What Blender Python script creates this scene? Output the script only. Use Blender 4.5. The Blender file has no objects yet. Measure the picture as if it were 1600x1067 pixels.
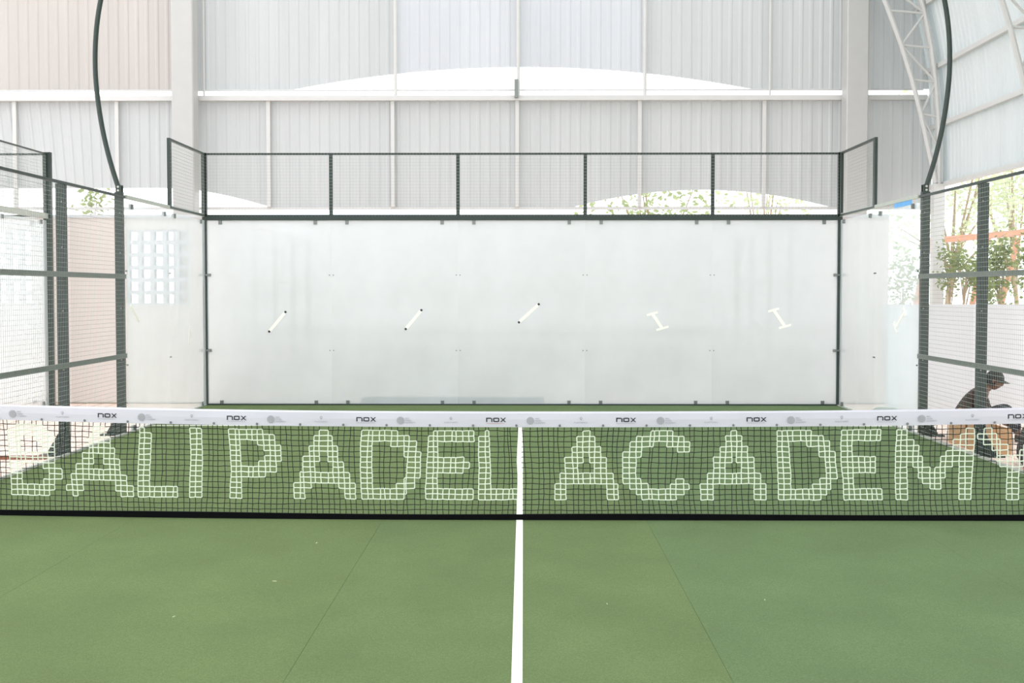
import bpy, bmesh, math, random
from mathutils import Vector, Matrix
random.seed(7)
sc = bpy.context.scene
COL = sc.collection
PI = math.pi
# ------------------------------------------------------------------ camera
# world: X right, Y away from the camera, net at Y = 0, far glass at Y = 10
cam_d = bpy.data.cameras.new('camera')
cam = bpy.data.objects.new('camera', cam_d); COL.objects.link(cam)
cam_d.sensor_width = 36.0
cam_d.lens = 1970.0 / 1600.0 * 36.0
cam_d.clip_end = 400
cam.location = (0.03, -9.9, 1.819)
cam.rotation_euler = (math.radians(90 - 2.294), 0, math.radians(0.52))
sc.camera = cam
# ------------------------------------------------------------------ world: even bright overcast sky
w = bpy.data.worlds.new('world'); sc.world = w; w.use_nodes = True
bg = w.node_tree.nodes['Background']
bg.inputs['Color'].default_value = (0.95, 0.985, 1.04, 1)
bg.inputs['Strength'].default_value = 1.9
sc.view_settings.view_transform = 'Standard'
sc.view_settings.look = 'None'
sc.view_settings.gamma = 1.0
sc.view_settings.use_curve_mapping = False
sc.view_settings.exposure = 0.50
sc.cycles.max_bounces = 10
sc.cycles.diffuse_bounces = 6
sc.cycles.transparent_max_bounces = 24

# ------------------------------------------------------------------ materials
def srgb(r, g, b):
    f = lambda c: (c/255/12.92) if c/255 <= 0.04045 else ((c/255+0.055)/1.055)**2.4
    return (f(r), f(g), f(b), 1)
M = {}
def mat(name, c, rough=0.6, metal=0.0, var=0.0, scale=8.0, bump=0.0, bscale=60.0, spec=0.4, detail=4.0, stretch=None, c2=None):
    m = bpy.data.materials.new(name); m.use_nodes = True
    nt = m.node_tree; N = nt.nodes; L = nt.links
    p = N['Principled BSDF']
    p.inputs['Roughness'].default_value = rough
    p.inputs['Metallic'].default_value = metal
    p.inputs['Specular IOR Level'].default_value = spec
    p.inputs['Base Color'].default_value = c
    tc = N.new('ShaderNodeTexCoord')
    vec = tc.outputs['Object']
    if stretch:
        mp = N.new('ShaderNodeMapping'); mp.inputs['Scale'].default_value = stretch
        L.new(vec, mp.inputs['Vector']); vec = mp.outputs['Vector']
    if var or c2:
        n = N.new('ShaderNodeTexNoise'); n.inputs['Scale'].default_value = scale; n.inputs['Detail'].default_value = detail
        L.new(vec, n.inputs['Vector'])
        r = N.new('ShaderNodeValToRGB')
        r.color_ramp.elements[0].position = 0.3; r.color_ramp.elements[1].position = 0.7
        lo = tuple(x*(1-var) for x in c[:3]) + (1,)
        hi = c2 if c2 else tuple(min(1, x*(1+var)) for x in c[:3]) + (1,)
        r.color_ramp.elements[0].color = lo; r.color_ramp.elements[1].color = hi
        L.new(n.outputs['Fac'], r.inputs['Fac']); L.new(r.outputs['Color'], p.inputs['Base Color'])
    if bump:
        n2 = N.new('ShaderNodeTexNoise'); n2.inputs['Scale'].default_value = bscale; n2.inputs['Detail'].default_value = 3
        L.new(vec, n2.inputs['Vector'])
        b = N.new('ShaderNodeBump'); b.inputs['Strength'].default_value = bump; b.inputs['Distance'].default_value = 0.01
        L.new(n2.outputs['Fac'], b.inputs['Height']); L.new(b.outputs['Normal'], p.inputs['Normal'])
    M[name] = m
    return m
def sheet_mat(name, refl, trans, var=0.05):
    """painted translucent roofing sheet: part of the daylight comes through it"""
    m = bpy.data.materials.new(name); m.use_nodes = True
    nt = m.node_tree; N = nt.nodes; L = nt.links
    N.remove(N['Principled BSDF'])
    d = N.new('ShaderNodeBsdfDiffuse'); t = N.new('ShaderNodeBsdfTranslucent'); a = N.new('ShaderNodeAddShader')
    tc = N.new('ShaderNodeTexCoord'); mp = N.new('ShaderNodeMapping'); mp.inputs['Scale'].default_value = (1.2, 1.2, 0.15)
    n = N.new('ShaderNodeTexNoise'); n.inputs['Scale'].default_value = 1.6; n.inputs['Detail'].default_value = 3
    L.new(tc.outputs['Object'], mp.inputs['Vector']); L.new(mp.outputs['Vector'], n.inputs['Vector'])
    r = N.new('ShaderNodeValToRGB'); r.color_ramp.elements[0].position = 0.3; r.color_ramp.elements[1].position = 0.7
    r.color_ramp.elements[0].color = tuple(x*(1-var) for x in refl[:3])+(1,)
    r.color_ramp.elements[1].color = tuple(min(1, x*(1+var)) for x in refl[:3])+(1,)
    L.new(n.outputs['Fac'], r.inputs['Fac']); L.new(r.outputs['Color'], d.inputs['Color'])
    t.inputs['Color'].default_value = trans
    L.new(d.outputs[0], a.inputs[0]); L.new(t.outputs[0], a.inputs[1])
    L.new(a.outputs[0], N['Material Output'].inputs['Surface'])
    M[name] = m
def glass_mat(name, tint, haze, haze_col, refl=0.10):
    """dusty safety glass: clear sheet, film of dust with its haze raised to stand in for light on the panes, mirror gloss"""
    m = bpy.data.materials.new(name); m.use_nodes = True
    nt = m.node_tree; N = nt.nodes; L = nt.links
    N.remove(N['Principled BSDF'])
    tr = N.new('ShaderNodeBsdfTransparent'); tr.inputs['Color'].default_value = tint
    d = N.new('ShaderNodeBsdfDiffuse'); d.inputs['Color'].default_value = haze_col
    t = N.new('ShaderNodeBsdfTranslucent'); t.inputs['Color'].default_value = haze_col
    mx0 = N.new('ShaderNodeMixShader'); mx0.inputs['Fac'].default_value = 0.22
    L.new(d.outputs[0], mx0.inputs[1]); L.new(t.outputs[0], mx0.inputs[2])
    tc = N.new('ShaderNodeTexCoord')
    n = N.new('ShaderNodeTexNoise'); n.inputs['Scale'].default_value = 0.9; n.inputs['Detail'].default_value = 3
    L.new(tc.outputs['Object'], n.inputs['Vector'])
    mr = N.new('ShaderNodeMapRange'); mr.inputs['To Min'].default_value = haze*0.8; mr.inputs['To Max'].default_value = min(1, haze*1.2)
    L.new(n.outputs['Fac'], mr.inputs['Value'])
    mx = N.new('ShaderNodeMixShader'); L.new(mr.outputs['Result'], mx.inputs['Fac'])
    L.new(tr.outputs[0], mx.inputs[1]); L.new(mx0.outputs[0], mx.inputs[2])
    g = N.new('ShaderNodeBsdfGlossy'); g.inputs['Roughness'].default_value = 0.03
    fr = N.new('ShaderNodeLayerWeight'); fr.inputs['Blend'].default_value = 0.5
    pw = N.new('ShaderNodeMath'); pw.operation = 'POWER'; pw.inputs[1].default_value = 5.0
    L.new(fr.outputs['Facing'], pw.inputs[0])
    mu = N.new('ShaderNodeMath'); mu.operation = 'MULTIPLY_ADD'; mu.inputs[1].default_value = refl*5; mu.inputs[2].default_value = 0.03
    L.new(pw.outputs[0], mu.inputs[0])
    mg = N.new('ShaderNodeMixShader'); L.new(mu.outputs[0], mg.inputs['Fac'])
    L.new(mx.outputs[0], mg.inputs[1]); L.new(g.outputs[0], mg.inputs[2])
    L.new(mg.outputs[0], N['Material Output'].inputs['Surface'])
    M[name] = m
def leaf_mat(name, c):
    m = bpy.data.materials.new(name); m.use_nodes = True
    nt = m.node_tree; N = nt.nodes; L = nt.links
    N.remove(N['Principled BSDF'])
    d = N.new('ShaderNodeBsdfDiffuse'); t = N.new('ShaderNodeBsdfTranslucent'); a = N.new('ShaderNodeAddShader')
    tc = N.new('ShaderNodeTexCoord'); n = N.new('ShaderNodeTexNoise'); n.inputs['Scale'].default_value = 5
    L.new(tc.outputs['Object'], n.inputs['Vector'])
    r = N.new('ShaderNodeValToRGB'); r.color_ramp.elements[0].position = 0.35; r.color_ramp.elements[1].position = 0.65
    r.color_ramp.elements[0].color = tuple(x*0.6 for x in c[:3])+(1,); r.color_ramp.elements[1].color = c
    L.new(n.outputs['Fac'], r.inputs['Fac']); L.new(r.outputs['Color'], d.inputs['Color'])
    t.inputs['Color'].default_value = tuple(x*0.7 for x in c[:3])+(1,)
    L.new(d.outputs[0], a.inputs[0]); L.new(t.outputs[0], a.inputs[1])
    L.new(a.outputs[0], N['Material Output'].inputs['Surface'])
    M[name] = m

def turf_mat(name, c):
    m = mat(name, c, 0.95, var=0.08, scale=1.4, bump=0.7, bscale=330, spec=0.1, detail=8, stretch=(1.0, 0.8, 1.0))
    nt = m.node_tree; N = nt.nodes; L = nt.links
    p = N['Principled BSDF']; src = p.inputs['Base Color'].links[0].from_socket
    tc = N.new('ShaderNodeTexCoord')
    n = N.new('ShaderNodeTexNoise'); n.inputs['Scale'].default_value = 130; n.inputs['Detail'].default_value = 4; n.inputs['Roughness'].default_value = 0.75
    L.new(tc.outputs['Object'], n.inputs['Vector'])
    mr = N.new('ShaderNodeMapRange'); mr.inputs['From Min'].default_value = 0.3; mr.inputs['From Max'].default_value = 0.7
    mr.inputs['To Min'].default_value = 0.74; mr.inputs['To Max'].default_value = 1.26
    L.new(n.outputs['Fac'], mr.inputs['Value'])
    v = N.new('ShaderNodeVectorMath'); v.operation = 'SCALE'
    L.new(src, v.inputs[0]); L.new(mr.outputs['Result'], v.inputs['Scale'])
    L.new(v.outputs['Vector'], p.inputs['Base Color'])
turf_mat('turf_a', srgb(105, 122, 79))
turf_mat('turf_b', srgb(104, 122, 80))
turf_mat('turf_c', srgb(102, 122, 83))  # right rolls bluer: cool outdoor light painted into the turf colour
mat('turf_seam', srgb(90, 110, 72), 0.95, var=0.1, scale=30)
mat('line_white', srgb(236, 234, 226), 0.85, var=0.04, scale=40, bump=0.3, bscale=300)
mat('pink_concrete', srgb(240, 214, 198), 0.85, var=0.05, scale=1.5, bump=0.15, bscale=40)
mat('grey_concrete', srgb(190, 186, 174), 0.85, var=0.08, scale=6)
mat('plaster', srgb(213, 203, 197), 0.8, var=0.02, scale=0.8, bump=0.02, bscale=20)
mat('white_plaster', srgb(202, 203, 204), 0.8, var=0.02, scale=0.8, bump=0.1, bscale=20)
mat('outdoor_ground', srgb(216, 208, 196), 0.9, var=0.1, scale=0.5)
mat('green_metal', srgb(42, 55, 49), 0.42, 0.0, var=0.08, scale=20)
mat('green_post', srgb(32, 46, 41), 0.40, 0.0, var=0.08, scale=20)
mat('rail_metal', srgb(116, 122, 114), 0.38, 0.3, var=0.06, scale=20)
mat('wire', srgb(150, 158, 151), 0.45, 0.0, var=0.04, scale=30)
mat('pale_rail', srgb(178, 181, 170), 0.4, 0.0, var=0.04, scale=20)
mat('steel', srgb(120, 124, 120), 0.35, 0.6, var=0.05, scale=40)
mat('white_steel', srgb(196, 196, 193), 0.5, 0.0, var=0.02, scale=4)
mat('column_paint', srgb(178, 178, 175), 0.5, var=0.02, scale=4)
mat('net_black', srgb(30, 34, 27), 0.8, var=0.1, scale=30)
mat('net_white', srgb(212, 220, 200), 0.8, var=0.03, scale=30)
mat('tape_white', srgb(194, 193, 200), 0.6, var=0.02, scale=3, bump=0.25, bscale=5)
mat('band_black', srgb(6, 7, 8), 0.9, spec=0.1, var=0.1, scale=10)
mat('ink_black', srgb(34, 33, 38), 0.6, var=0.02, scale=10)
mat('ink_grey', srgb(158, 159, 162), 0.6, var=0.02, scale=10)
mat('ink_red', srgb(190, 130, 135), 0.6, var=0.02, scale=10)
mat('cream_tape', srgb(250, 249, 238), 0.7, var=0.02, scale=20)
mat('blue_film', srgb(88, 170, 232), 0.4, var=0.1, scale=12)
mat('bundle', srgb(66, 78, 68), 0.6, var=0.12, scale=3, stretch=(0.3, 6, 20))
mat('heap', srgb(92, 108, 88), 0.9, var=0.3, scale=6, bump=0.5, bscale=50)
mat('cardboard', srgb(186, 144, 100), 0.85, var=0.12, scale=5, stretch=(1, 1, 6))
mat('dark_wood', srgb(126, 78, 54), 0.7, var=0.2, scale=6, stretch=(0.5, 6, 6))
mat('sack', srgb(52, 36, 36), 0.8, var=0.25, scale=7, bump=0.5, bscale=25)
mat('jacket', srgb(62, 46, 40), 0.85, var=0.2, scale=12, bump=0.4, bscale=60)
mat('trousers', srgb(40, 38, 46), 0.85, var=0.2, scale=12, bump=0.4, bscale=60)
mat('cap_black', srgb(40, 42, 38), 0.8, var=0.1, scale=30)
mat('skin', srgb(98, 66, 50), 0.55, var=0.08, scale=20)
mat('hair', srgb(22, 18, 16), 0.7, var=0.1, scale=60)
mat('sandal', srgb(50, 40, 34), 0.7, var=0.1, scale=30)
mat('bark', srgb(168, 150, 124), 0.9, var=0.2, scale=12)
mat('orange_wood', srgb(206, 154, 128), 0.8, var=0.12, scale=6)
mat('scrap', srgb(186, 192, 150), 0.8, var=0.05, scale=60)
sheet_mat('sheet_white', srgb(176, 177, 176), (0.05, 0.056, 0.057, 1))
sheet_mat('sheet_side', srgb(186, 187, 186), (0.06, 0.081, 0.082, 1))
sheet_mat('sheet_bright', srgb(175, 177, 179), (0.085, 0.088, 0.093, 1))  # white sheet copy passing more light, imitating the glow beside the crescent opening
sheet_mat('sheet_beige', srgb(172, 167, 162), (0.055, 0.052, 0.049, 1))
sheet_mat('sheet_roof', srgb(200, 202, 202), (0.30, 0.305, 0.31, 1))
sheet_mat('sheet_clear', (0.12, 0.12, 0.12, 1), (0.82, 0.825, 0.83, 1))
glass_mat('glass_back', (0.97, 0.985, 0.985, 1), 0.66, (0.945, 0.975, 0.995, 1))
glass_mat('glass_side', (0.93, 0.97, 0.965, 1), 0.48, (0.93, 0.975, 0.995, 1), 0.06)
m_ = bpy.data.materials.new('glass_clear'); m_.use_nodes = True; M['glass_clear'] = m_
m_.node_tree.nodes.remove(m_.node_tree.nodes['Principled BSDF'])
t_ = m_.node_tree.nodes.new('ShaderNodeBsdfTransparent'); t_.inputs['Color'].default_value = (0.99, 0.995, 0.995, 1)
g_ = m_.node_tree.nodes.new('ShaderNodeBsdfGlossy'); g_.inputs['Roughness'].default_value = 0.02
x_ = m_.node_tree.nodes.new('ShaderNodeMixShader'); x_.inputs['Fac'].default_value = 0.02
m_.node_tree.links.new(t_.outputs[0], x_.inputs[1]); m_.node_tree.links.new(g_.outputs[0], x_.inputs[2])
m_.node_tree.links.new(x_.outputs[0], m_.node_tree.nodes['Material Output'].inputs['Surface'])
leaf_mat('leaf_olive', srgb(116, 126, 84))
leaf_mat('leaf_pale', srgb(166, 174, 142))
leaf_mat('leaf_mid', srgb(140, 150, 112))

# ------------------------------------------------------------------ mesh helpers
class MB:
    def __init__(s): s.v = []; s.f = []
    def quad(s, a, b, c, d):
        n = len(s.v); s.v += [tuple(a), tuple(b), tuple(c), tuple(d)]; s.f.append((n, n+1, n+2, n+3)); return s
    def box(s, x0, x1, y0, y1, z0, z1, m=None):
        P = [(x, y, z) for z in (z0, z1) for y in (y0, y1) for x in (x0, x1)]
        if m: P = [tuple(m @ Vector(p)) for p in P]
        n = len(s.v); s.v += P
        s.f += [tuple(n+i for i in q) for q in ((0,2,3,1),(4,5,7,6),(0,1,5,4),(2,6,7,3),(0,4,6,2),(1,3,7,5))]
        return s
    def bar(s, a, b, wd, ht, up=(0, 0, 1)):
        a = Vector(a); b = Vector(b); d = (b-a).normalized(); u = Vector(up)
        if abs(d.dot(u)) > 0.99: u = Vector((0, 1, 0))
        r = d.cross(u).normalized(); u = r.cross(d)
        P = []
        for c in (a, b):
            for (i, j) in ((-1,-1),(1,-1),(1,1),(-1,1)): P.append(tuple(c + r*(i*wd/2) + u*(j*ht/2)))
        n = len(s.v); s.v += P
        s.f += [tuple(n+i for i in q) for q in ((0,3,2,1),(4,5,6,7),(0,1,5,4),(1,2,6,5),(2,3,7,6),(3,0,4,7))]
        return s
    def tube(s, pts, r, n=8, caps=True):
        pts = [Vector(p) for p in pts]
        rr = r if isinstance(r, (list, tuple)) else [r]*len(pts)
        base = len(s.v); ref = None
        for i, p in enumerate(pts):
            t = (pts[min(i+1, len(pts)-1)] - pts[max(i-1, 0)]).normalized()
            if ref is None:
                ref = Vector((0, 0, 1)) if abs(t.z) < 0.9 else Vector((1, 0, 0))
            a = (ref - t*ref.dot(t)).normalized(); b = t.cross(a); ref = a
            for k in range(n):
                an = 2*PI*k/n
                s.v.append(tuple(p + (a*math.cos(an) + b*math.sin(an))*rr[i]))
        for i in range(len(pts)-1):
            for k in range(n):
                s.f.append((base+i*n+k, base+i*n+(k+1) % n, base+(i+1)*n+(k+1) % n, base+(i+1)*n+k))
        if caps:
            s.f.append(tuple(base+k for k in reversed(range(n))))
            s.f.append(tuple(base+(len(pts)-1)*n+k for k in range(n)))
        return s
    def prism(s, poly, axis, a0, a1):
        """poly: 2-D points in the two other axes; extruded along axis"""
        def P(u, v, a):
            return {'x': (a, u, v), 'y': (u, a, v), 'z': (u, v, a)}[axis]
        n = len(s.v); k = len(poly)
        s.v += [P(u, v, a0) for u, v in poly] + [P(u, v, a1) for u, v in poly]
        s.f.append(tuple(range(n, n+k))); s.f.append(tuple(reversed(range(n+k, n+2*k))))
        for i in range(k): s.f.append((n+i, n+(i+1) % k, n+k+(i+1) % k, n+k+i))
        return s
    def mesh(s, name, m, smooth=False):
        me = bpy.data.meshes.new(name); me.from_pydata(s.v, [], s.f)
        me.materials.append(M[m])
        bm = bmesh.new(); bm.from_mesh(me)
        if len(bm.faces) < 20000: bmesh.ops.recalc_face_normals(bm, faces=bm.faces)
        bm.to_mesh(me); bm.free()
        if smooth: me.polygons.foreach_set('use_smooth', [True]*len(me.polygons))
        me.update()
        return me
    def build(s, name, m, parent=None, loc=None, smooth=False, **props):
        o = bpy.data.objects.new(name, s.mesh(name, m, smooth)); COL.objects.link(o)
        if parent: o.parent = parent
        if loc: o.location = loc
        for k, v in props.items(): o[k] = v
        return o
def link(name, me, parent=None, loc=(0, 0, 0), rz=0, **props):
    o = bpy.data.objects.new(name, me); COL.objects.link(o)
    o.parent = parent; o.location = loc; o.rotation_euler = (0, 0, rz)
    for k, v in props.items(): o[k] = v
    return o
def thing(name, label, cat, loc=(0, 0, 0), rz=0, group=None, kind=None):
    o = bpy.data.objects.new(name, None); COL.objects.link(o)
    o.empty_display_size = 0.1
    o.location = loc; o.rotation_euler = (0, 0, rz)
    if label: o['label'] = label
    if cat: o['category'] = cat
    if group: o['group'] = group
    if kind: o['kind'] = kind
    return o
def tag(o, label, cat, group=None):
    o['label'] = label; o['category'] = cat
    if group: o['group'] = group
    return o
def struct(o, label):
    o['kind'] = 'structure'; o['label'] = label
    return o

# ================================================================== THE SETTING
struct(MB().box(-60, 60, -40, 90, -0.30, -0.06).build('ground', 'outdoor_ground'), 'pale bare ground around and behind the hall')
fl = struct(MB().box(-24, 12, -14, 14.6, -0.05, -0.012).build('floor', 'pink_concrete'), 'pinkish bare concrete hall floor outside the court')
# court slab with green turf rolls and white lines
slab = struct(MB().box(-5.11, 5.11, -10.1, 10.1, -0.05, 0.0).build('floor_court', 'grey_concrete'), 'green turf padel court floor with white lines')
edges = [-4.97, -3.06, -1.08, 1.0, 3.02, 4.97]
seam = MB().box(-4.96, 4.96, -9.98, 9.98, 0.0, 0.004).build('turf_backing', 'turf_seam', slab)
for i in range(5):
    MB().box(edges[i]+0.0008, edges[i+1]-0.0008, -9.98, 9.98, 0.001, 0.012).build('turf_roll', ('turf_a', 'turf_a', 'turf_b', 'turf_c', 'turf_c')[i], slab)
ln = MB()
ln.box(-0.026, 0.026, -7.15, 7.15, 0.010, 0.0145)
ln.build('centre_line', 'line_white', slab)
for y in (-6.95, 6.95):
    MB().box(-4.96, 4.96, y-0.026, y+0.026, 0.0105, 0.0150).build('service_line', 'line_white', slab)

# low wall right behind the far glass, with two square-hole vents
YW0, YW1 = 10.52, 10.68
WH = 3.0
holes = []
for cx in (-6.29, -8.44):
    for i in range(5):
        for j in range(6):
            holes.append((cx + i*0.2 - (0.4 if cx < -7 else 0), 1.70 + j*0.2))
wall = MB()
def wall_rect(x0, x1, z0, z1): wall.box(x0, x1, YW0, YW1, z0, z1)
wb = thing('wall_back', None, None, kind='structure'); wb['label'] = 'low pinkish white wall behind the court with two square-hole vents'
v1 = (-6.40, -5.38); v2 = (-8.95, -7.93)
za, zb = 1.59, 2.81
wall_rect(-20, v2[0], 0, WH); wall_rect(v2[1], v1[0], 0, WH); wall_rect(v1[1], 5.92, 0, WH)
for v in (v1, v2):
    wall_rect(v[0], v[1], 0, za); wall_rect(v[0], v[1], zb, WH)
wall.build('wall_slab', 'plaster', wb)
# each vent: a lattice of hollow square blocks
cell = (1.02/5, (zb-za)/6)
bl = MB(); hw, hh, t = cell[0]/2, cell[1]/2, 0.034
bl.box(-hw, hw, 0, 0.14, -hh, -hh+t); bl.box(-hw, hw, 0, 0.14, hh-t, hh)
bl.box(-hw, -hw+t, 0, 0.14, -hh+t, hh-t); bl.box(hw-t, hw, 0, 0.14, -hh+t, hh-t)
blm = bl.mesh('vent_block', 'white_plaster')
for v in (v1, v2):
    for i in range(5):
        for j in range(6):
            link('vent_block', blm, wb, (v[0]+cell[0]*(i+0.5), YW0+0.01, za+cell[1]*(j+0.5)))
MB().box(-20, 5.92, YW0-0.02, YW1+0.02, WH, WH+0.05).build('wall_coping', 'white_plaster', wb)
MB().box(-20, 5.92, YW0-0.008, YW0, 0, 0.02).build('wall_skirting', 'grey_concrete', wb)
wr = MB().box(5.57, 16, 9.3, 9.45, -0.05, 1.615).build('wall_right', 'white_plaster')
struct(wr, 'low pale grey boundary wall below the shrubs')

# hall cross-section: superellipse arch
A_, B_, Z0_ = 7.75, 8.0, 3.74
def arch(t):   # t: 0 right foot .. 1 apex .. 2 left foot
    an = t*PI/2
    c, s_ = math.cos(an), math.sin(an)
    return (A_*math.copysign(abs(c)**(2/2.5), c), Z0_ + B_*abs(s_)**(2/2.5))
def arch_z(x):
    return Z0_ + B_*max(0, 1-abs(x/A_)**2.5)**(1/2.5)
PITCH = 0.19
PROF = [(0, 0), (0.085, 0), (0.110, 0.014), (0.145, 0.014), (0.17, 0)]
def prof(x0, x1):
    out = []; k = math.floor(x0/PITCH)
    while k*PITCH < x1+PITCH:
        for dx, dy in PROF:
            x = k*PITCH+dx
            if x0 <= x <= x1: out.append((x, dy))
        k += 1
    if out[0][0] > x0+1e-4: out.insert(0, (x0, 0))
    if out[-1][0] < x1-1e-4: out.append((x1, 0))
    return out
YG = 14.1
def gable_sheet(name, x0, x1, zb_f, zt_f, m, parent, shear=0.0, **props):
    mb = MB(); pr = prof(x0, x1)
    for x, dy in pr:
        for z in (zb_f(x), zt_f(x)):
            mb.v.append((x + shear*(z-5.4)*min(1, max(0, (x1-x)/1.5)), YG - dy, z))
    for i in range(len(pr)-1): mb.f.append((2*i, 2*i+2, 2*i+3, 2*i+1))
    return mb.build(name, m, parent, **props)
wg = thing('wall_gable', None, None, kind='structure'); wg['label'] = 'white ribbed sheet gable wall with arched daylight openings'
def crescent(x):
    return 5.62 + 0.42*max(0.0, 1-(x/4.35)**2)
def top(x):
    if x < -7.6: return max(7.6, Z0_+B_*max(0, 1-abs((x+15.2)/A_)**2.5)**(1/2.5))
    return max(7.6, arch_z(x)) if x < 0 else arch_z(x)
for x0, x1, m in ((-22, -14, 'sheet_beige'), (-14, -9.6, 'sheet_beige'), (-9.6, -6.38, 'sheet_beige'), (-6.38, -2.38, 'sheet_white'), (-2.38, -0.07, 'sheet_bright'),
                  (-0.07, 2.31, 'sheet_bright'), (2.31, 6.27, 'sheet_white'), (6.27, 7.7, 'sheet_white')):
    gable_sheet('upper_sheet', x0, x1, crescent, top, m, wg)
def low_edge(x):
    z = 3.36
    z += 0.37*max(0, 1-((x-3.4)/2.6)**2)
    if x < -4.6: u = min(1, (-4.6-x)/2.2); z += 0.41*math.sin(u*PI/2)
    return z
for x0, x1, m in ((-22, -14, 'sheet_white'), (-14, -7.65, 'sheet_white'), (-7.65, -4.79, 'sheet_white'), (-4.79, -2.44, 'sheet_white'), (-2.44, -0.09, 'sheet_white'),
                  (-0.09, 2.22, 'sheet_white'), (2.22, 4.56, 'sheet_white'), (4.56, 7.74, 'sheet_white')):
    gable_sheet('lower_sheet', x0, x1, low_edge, lambda x: 5.47, m, wg, shear=(-0.10 if x1 < -7.6 else 0))
MB().box(-22, 7.6, YG-0.16, YG-0.03, 5.40, 5.49).build('girt', 'white_steel', wg)
MB().tube([(-22, YG-0.05, 5.605), (7.55, YG-0.05, 5.605)], 0.016, 6).build('sill_rail', 'white_steel', wg)
MB().box(-22, 7.7, YG-0.03, YG+0.03, 3.36, 3.41).build('bottom_rail', 'orange_wood' if False else 'white_steel', wg)
for x in (-9.6, -7.66, -4.79, -2.44, -0.09, 2.22, 4.56):
    MB().box(x-0.035, x+0.035, YG-0.10, YG-0.03, 3.41, 5.40).build('stud', 'white_steel', wg)
for x in (-6.0, -2.38, -0.07, 2.31, 4.66):
    MB().tube([(x, YG-0.09, 5.49), (x, YG-0.09, top(x)-0.05)], 0.034 if x not in (-6.0, 4.66) else 0.02, 8).build('hanger_tube', 'white_steel', wg)
MB().box(-0.14, -0.07, YG-0.22, YG-0.12, 5.44, 5.78).build('bracket', 'steel', wg)
for x, n in ((-6.27, 'left'), (6.17, 'right')):
    mb = MB()
    mb.box(x-0.20, x+0.20, YG-0.62, YG-0.22, -0.05, 11.0)
    c = mb.build('column', 'column_paint')
    bv = c.modifiers.new('bevel', 'BEVEL'); bv.width = 0.02
    struct(c, 'tall square white column at the %s of the gable wall' % n)

# barrel roof and right side wall: ribbed translucent sheets over arch trusses
def barrel(cx, t0, t1, nseg, y0, y1, m, parent, name):
    mb = MB(); pr = prof(y0, y1)
    for i in range(nseg+1):
        x, z = arch(t0+(t1-t0)*i/nseg)
        for y, dy in pr: mb.v.append((cx + x*(1-dy/8), y, z-dy*0.3))
    k = len(pr)
    for i in range(nseg):
        for j in range(k-1): mb.f.append((i*k+j, i*k+j+1, (i+1)*k+j+1, (i+1)*k+j))
    return mb.build(name, m, parent)
rf = thing('ceiling', None, None, kind='structure'); rf['label'] = 'white barrel-vaulted hall roof of ribbed sheets curving down on the right'
YB = [-12.2, -7.9, -4.0, -0.2, 3.7, 7.6, 11.2, YG]
tL = 1.42
for i in range(len(YB)-1):
    barrel(0, 0.0, 0.42, 14, YB[i], YB[i+1], 'sheet_side', rf, 'side_sheet')
    rm = 'sheet_clear' if YB[i] > 7 else 'sheet_roof'      # unseen far bays made clear, added to brighten the wall behind the glass
    barrel(0, 0.42, tL, 20, YB[i], YB[i+1], rm, rf, 'roof_sheet')
    barrel(-15.2, 0.58, tL, 20, YB[i], YB[i+1], 'sheet_clear', rf, 'roof_sheet')  # unseen neighbour barrel, added to cut the sky light on the left
def wall_x(z):
    return A_*(1-((z-Z0_)/B_)**2.5)**(1/2.5)
for z in (3.76, 4.86, 5.9, 7.03, 8.2):
    x = wall_x(z)-0.07
    MB().box(x-0.035, x+0.035, -12.2, YG-0.1, z-0.04, z+0.04).build('purlin', 'white_steel', rf)
for n, y in enumerate((13.2, 8.6, 4.6, 0.6)):
    tr = thing('trim_%d' % (n+1), None, None, kind='structure')
    tr['label'] = ('white lattice arch truss against the far gable wall', 'white lattice arch truss at the right edge, nearest in view',
                   'white lattice arch truss beside the near court fence', 'white lattice arch truss overhead beside the net')[n]
    zs = [3.74 + i*0.62 for i in range(9)]
    def off(z): return min(0.72, 0.06+0.21*(z-3.74)**0.92)
    outer = [(wall_x(z)-0.16, y, z) for z in zs]
    inner = [(wall_x(z)-0.16-off(z), y, z+0.05) for z in zs]
    MB().tube(outer, 0.045, 8).build('outer_chord', 'white_steel', tr)
    MB().tube([(p[0]+0.02, p[1]+0.17, p[2]) for p in outer], 0.035, 8).build('outer_chord', 'white_steel', tr)
    MB().tube(inner, 0.045, 8).build('inner_chord', 'white_steel', tr)
    for i in range(len(zs)-1):
        if i % 2 == 0: MB().tube([inner[i], outer[i+1]], 0.022, 6).build('web', 'white_steel', tr)
        else: MB().tube([outer[i], inner[i+1]], 0.022, 6).build('web', 'white_steel', tr)
        if i > 1: MB().tube([inner[i], outer[i]], 0.022, 6).build('web', 'white_steel', tr)
    MB().box(wall_x(3.74)-0.28, wall_x(3.74)-0.08, y-0.09, y+0.09, -0.05, 3.76).build('stanchion', 'white_steel', tr)

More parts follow.
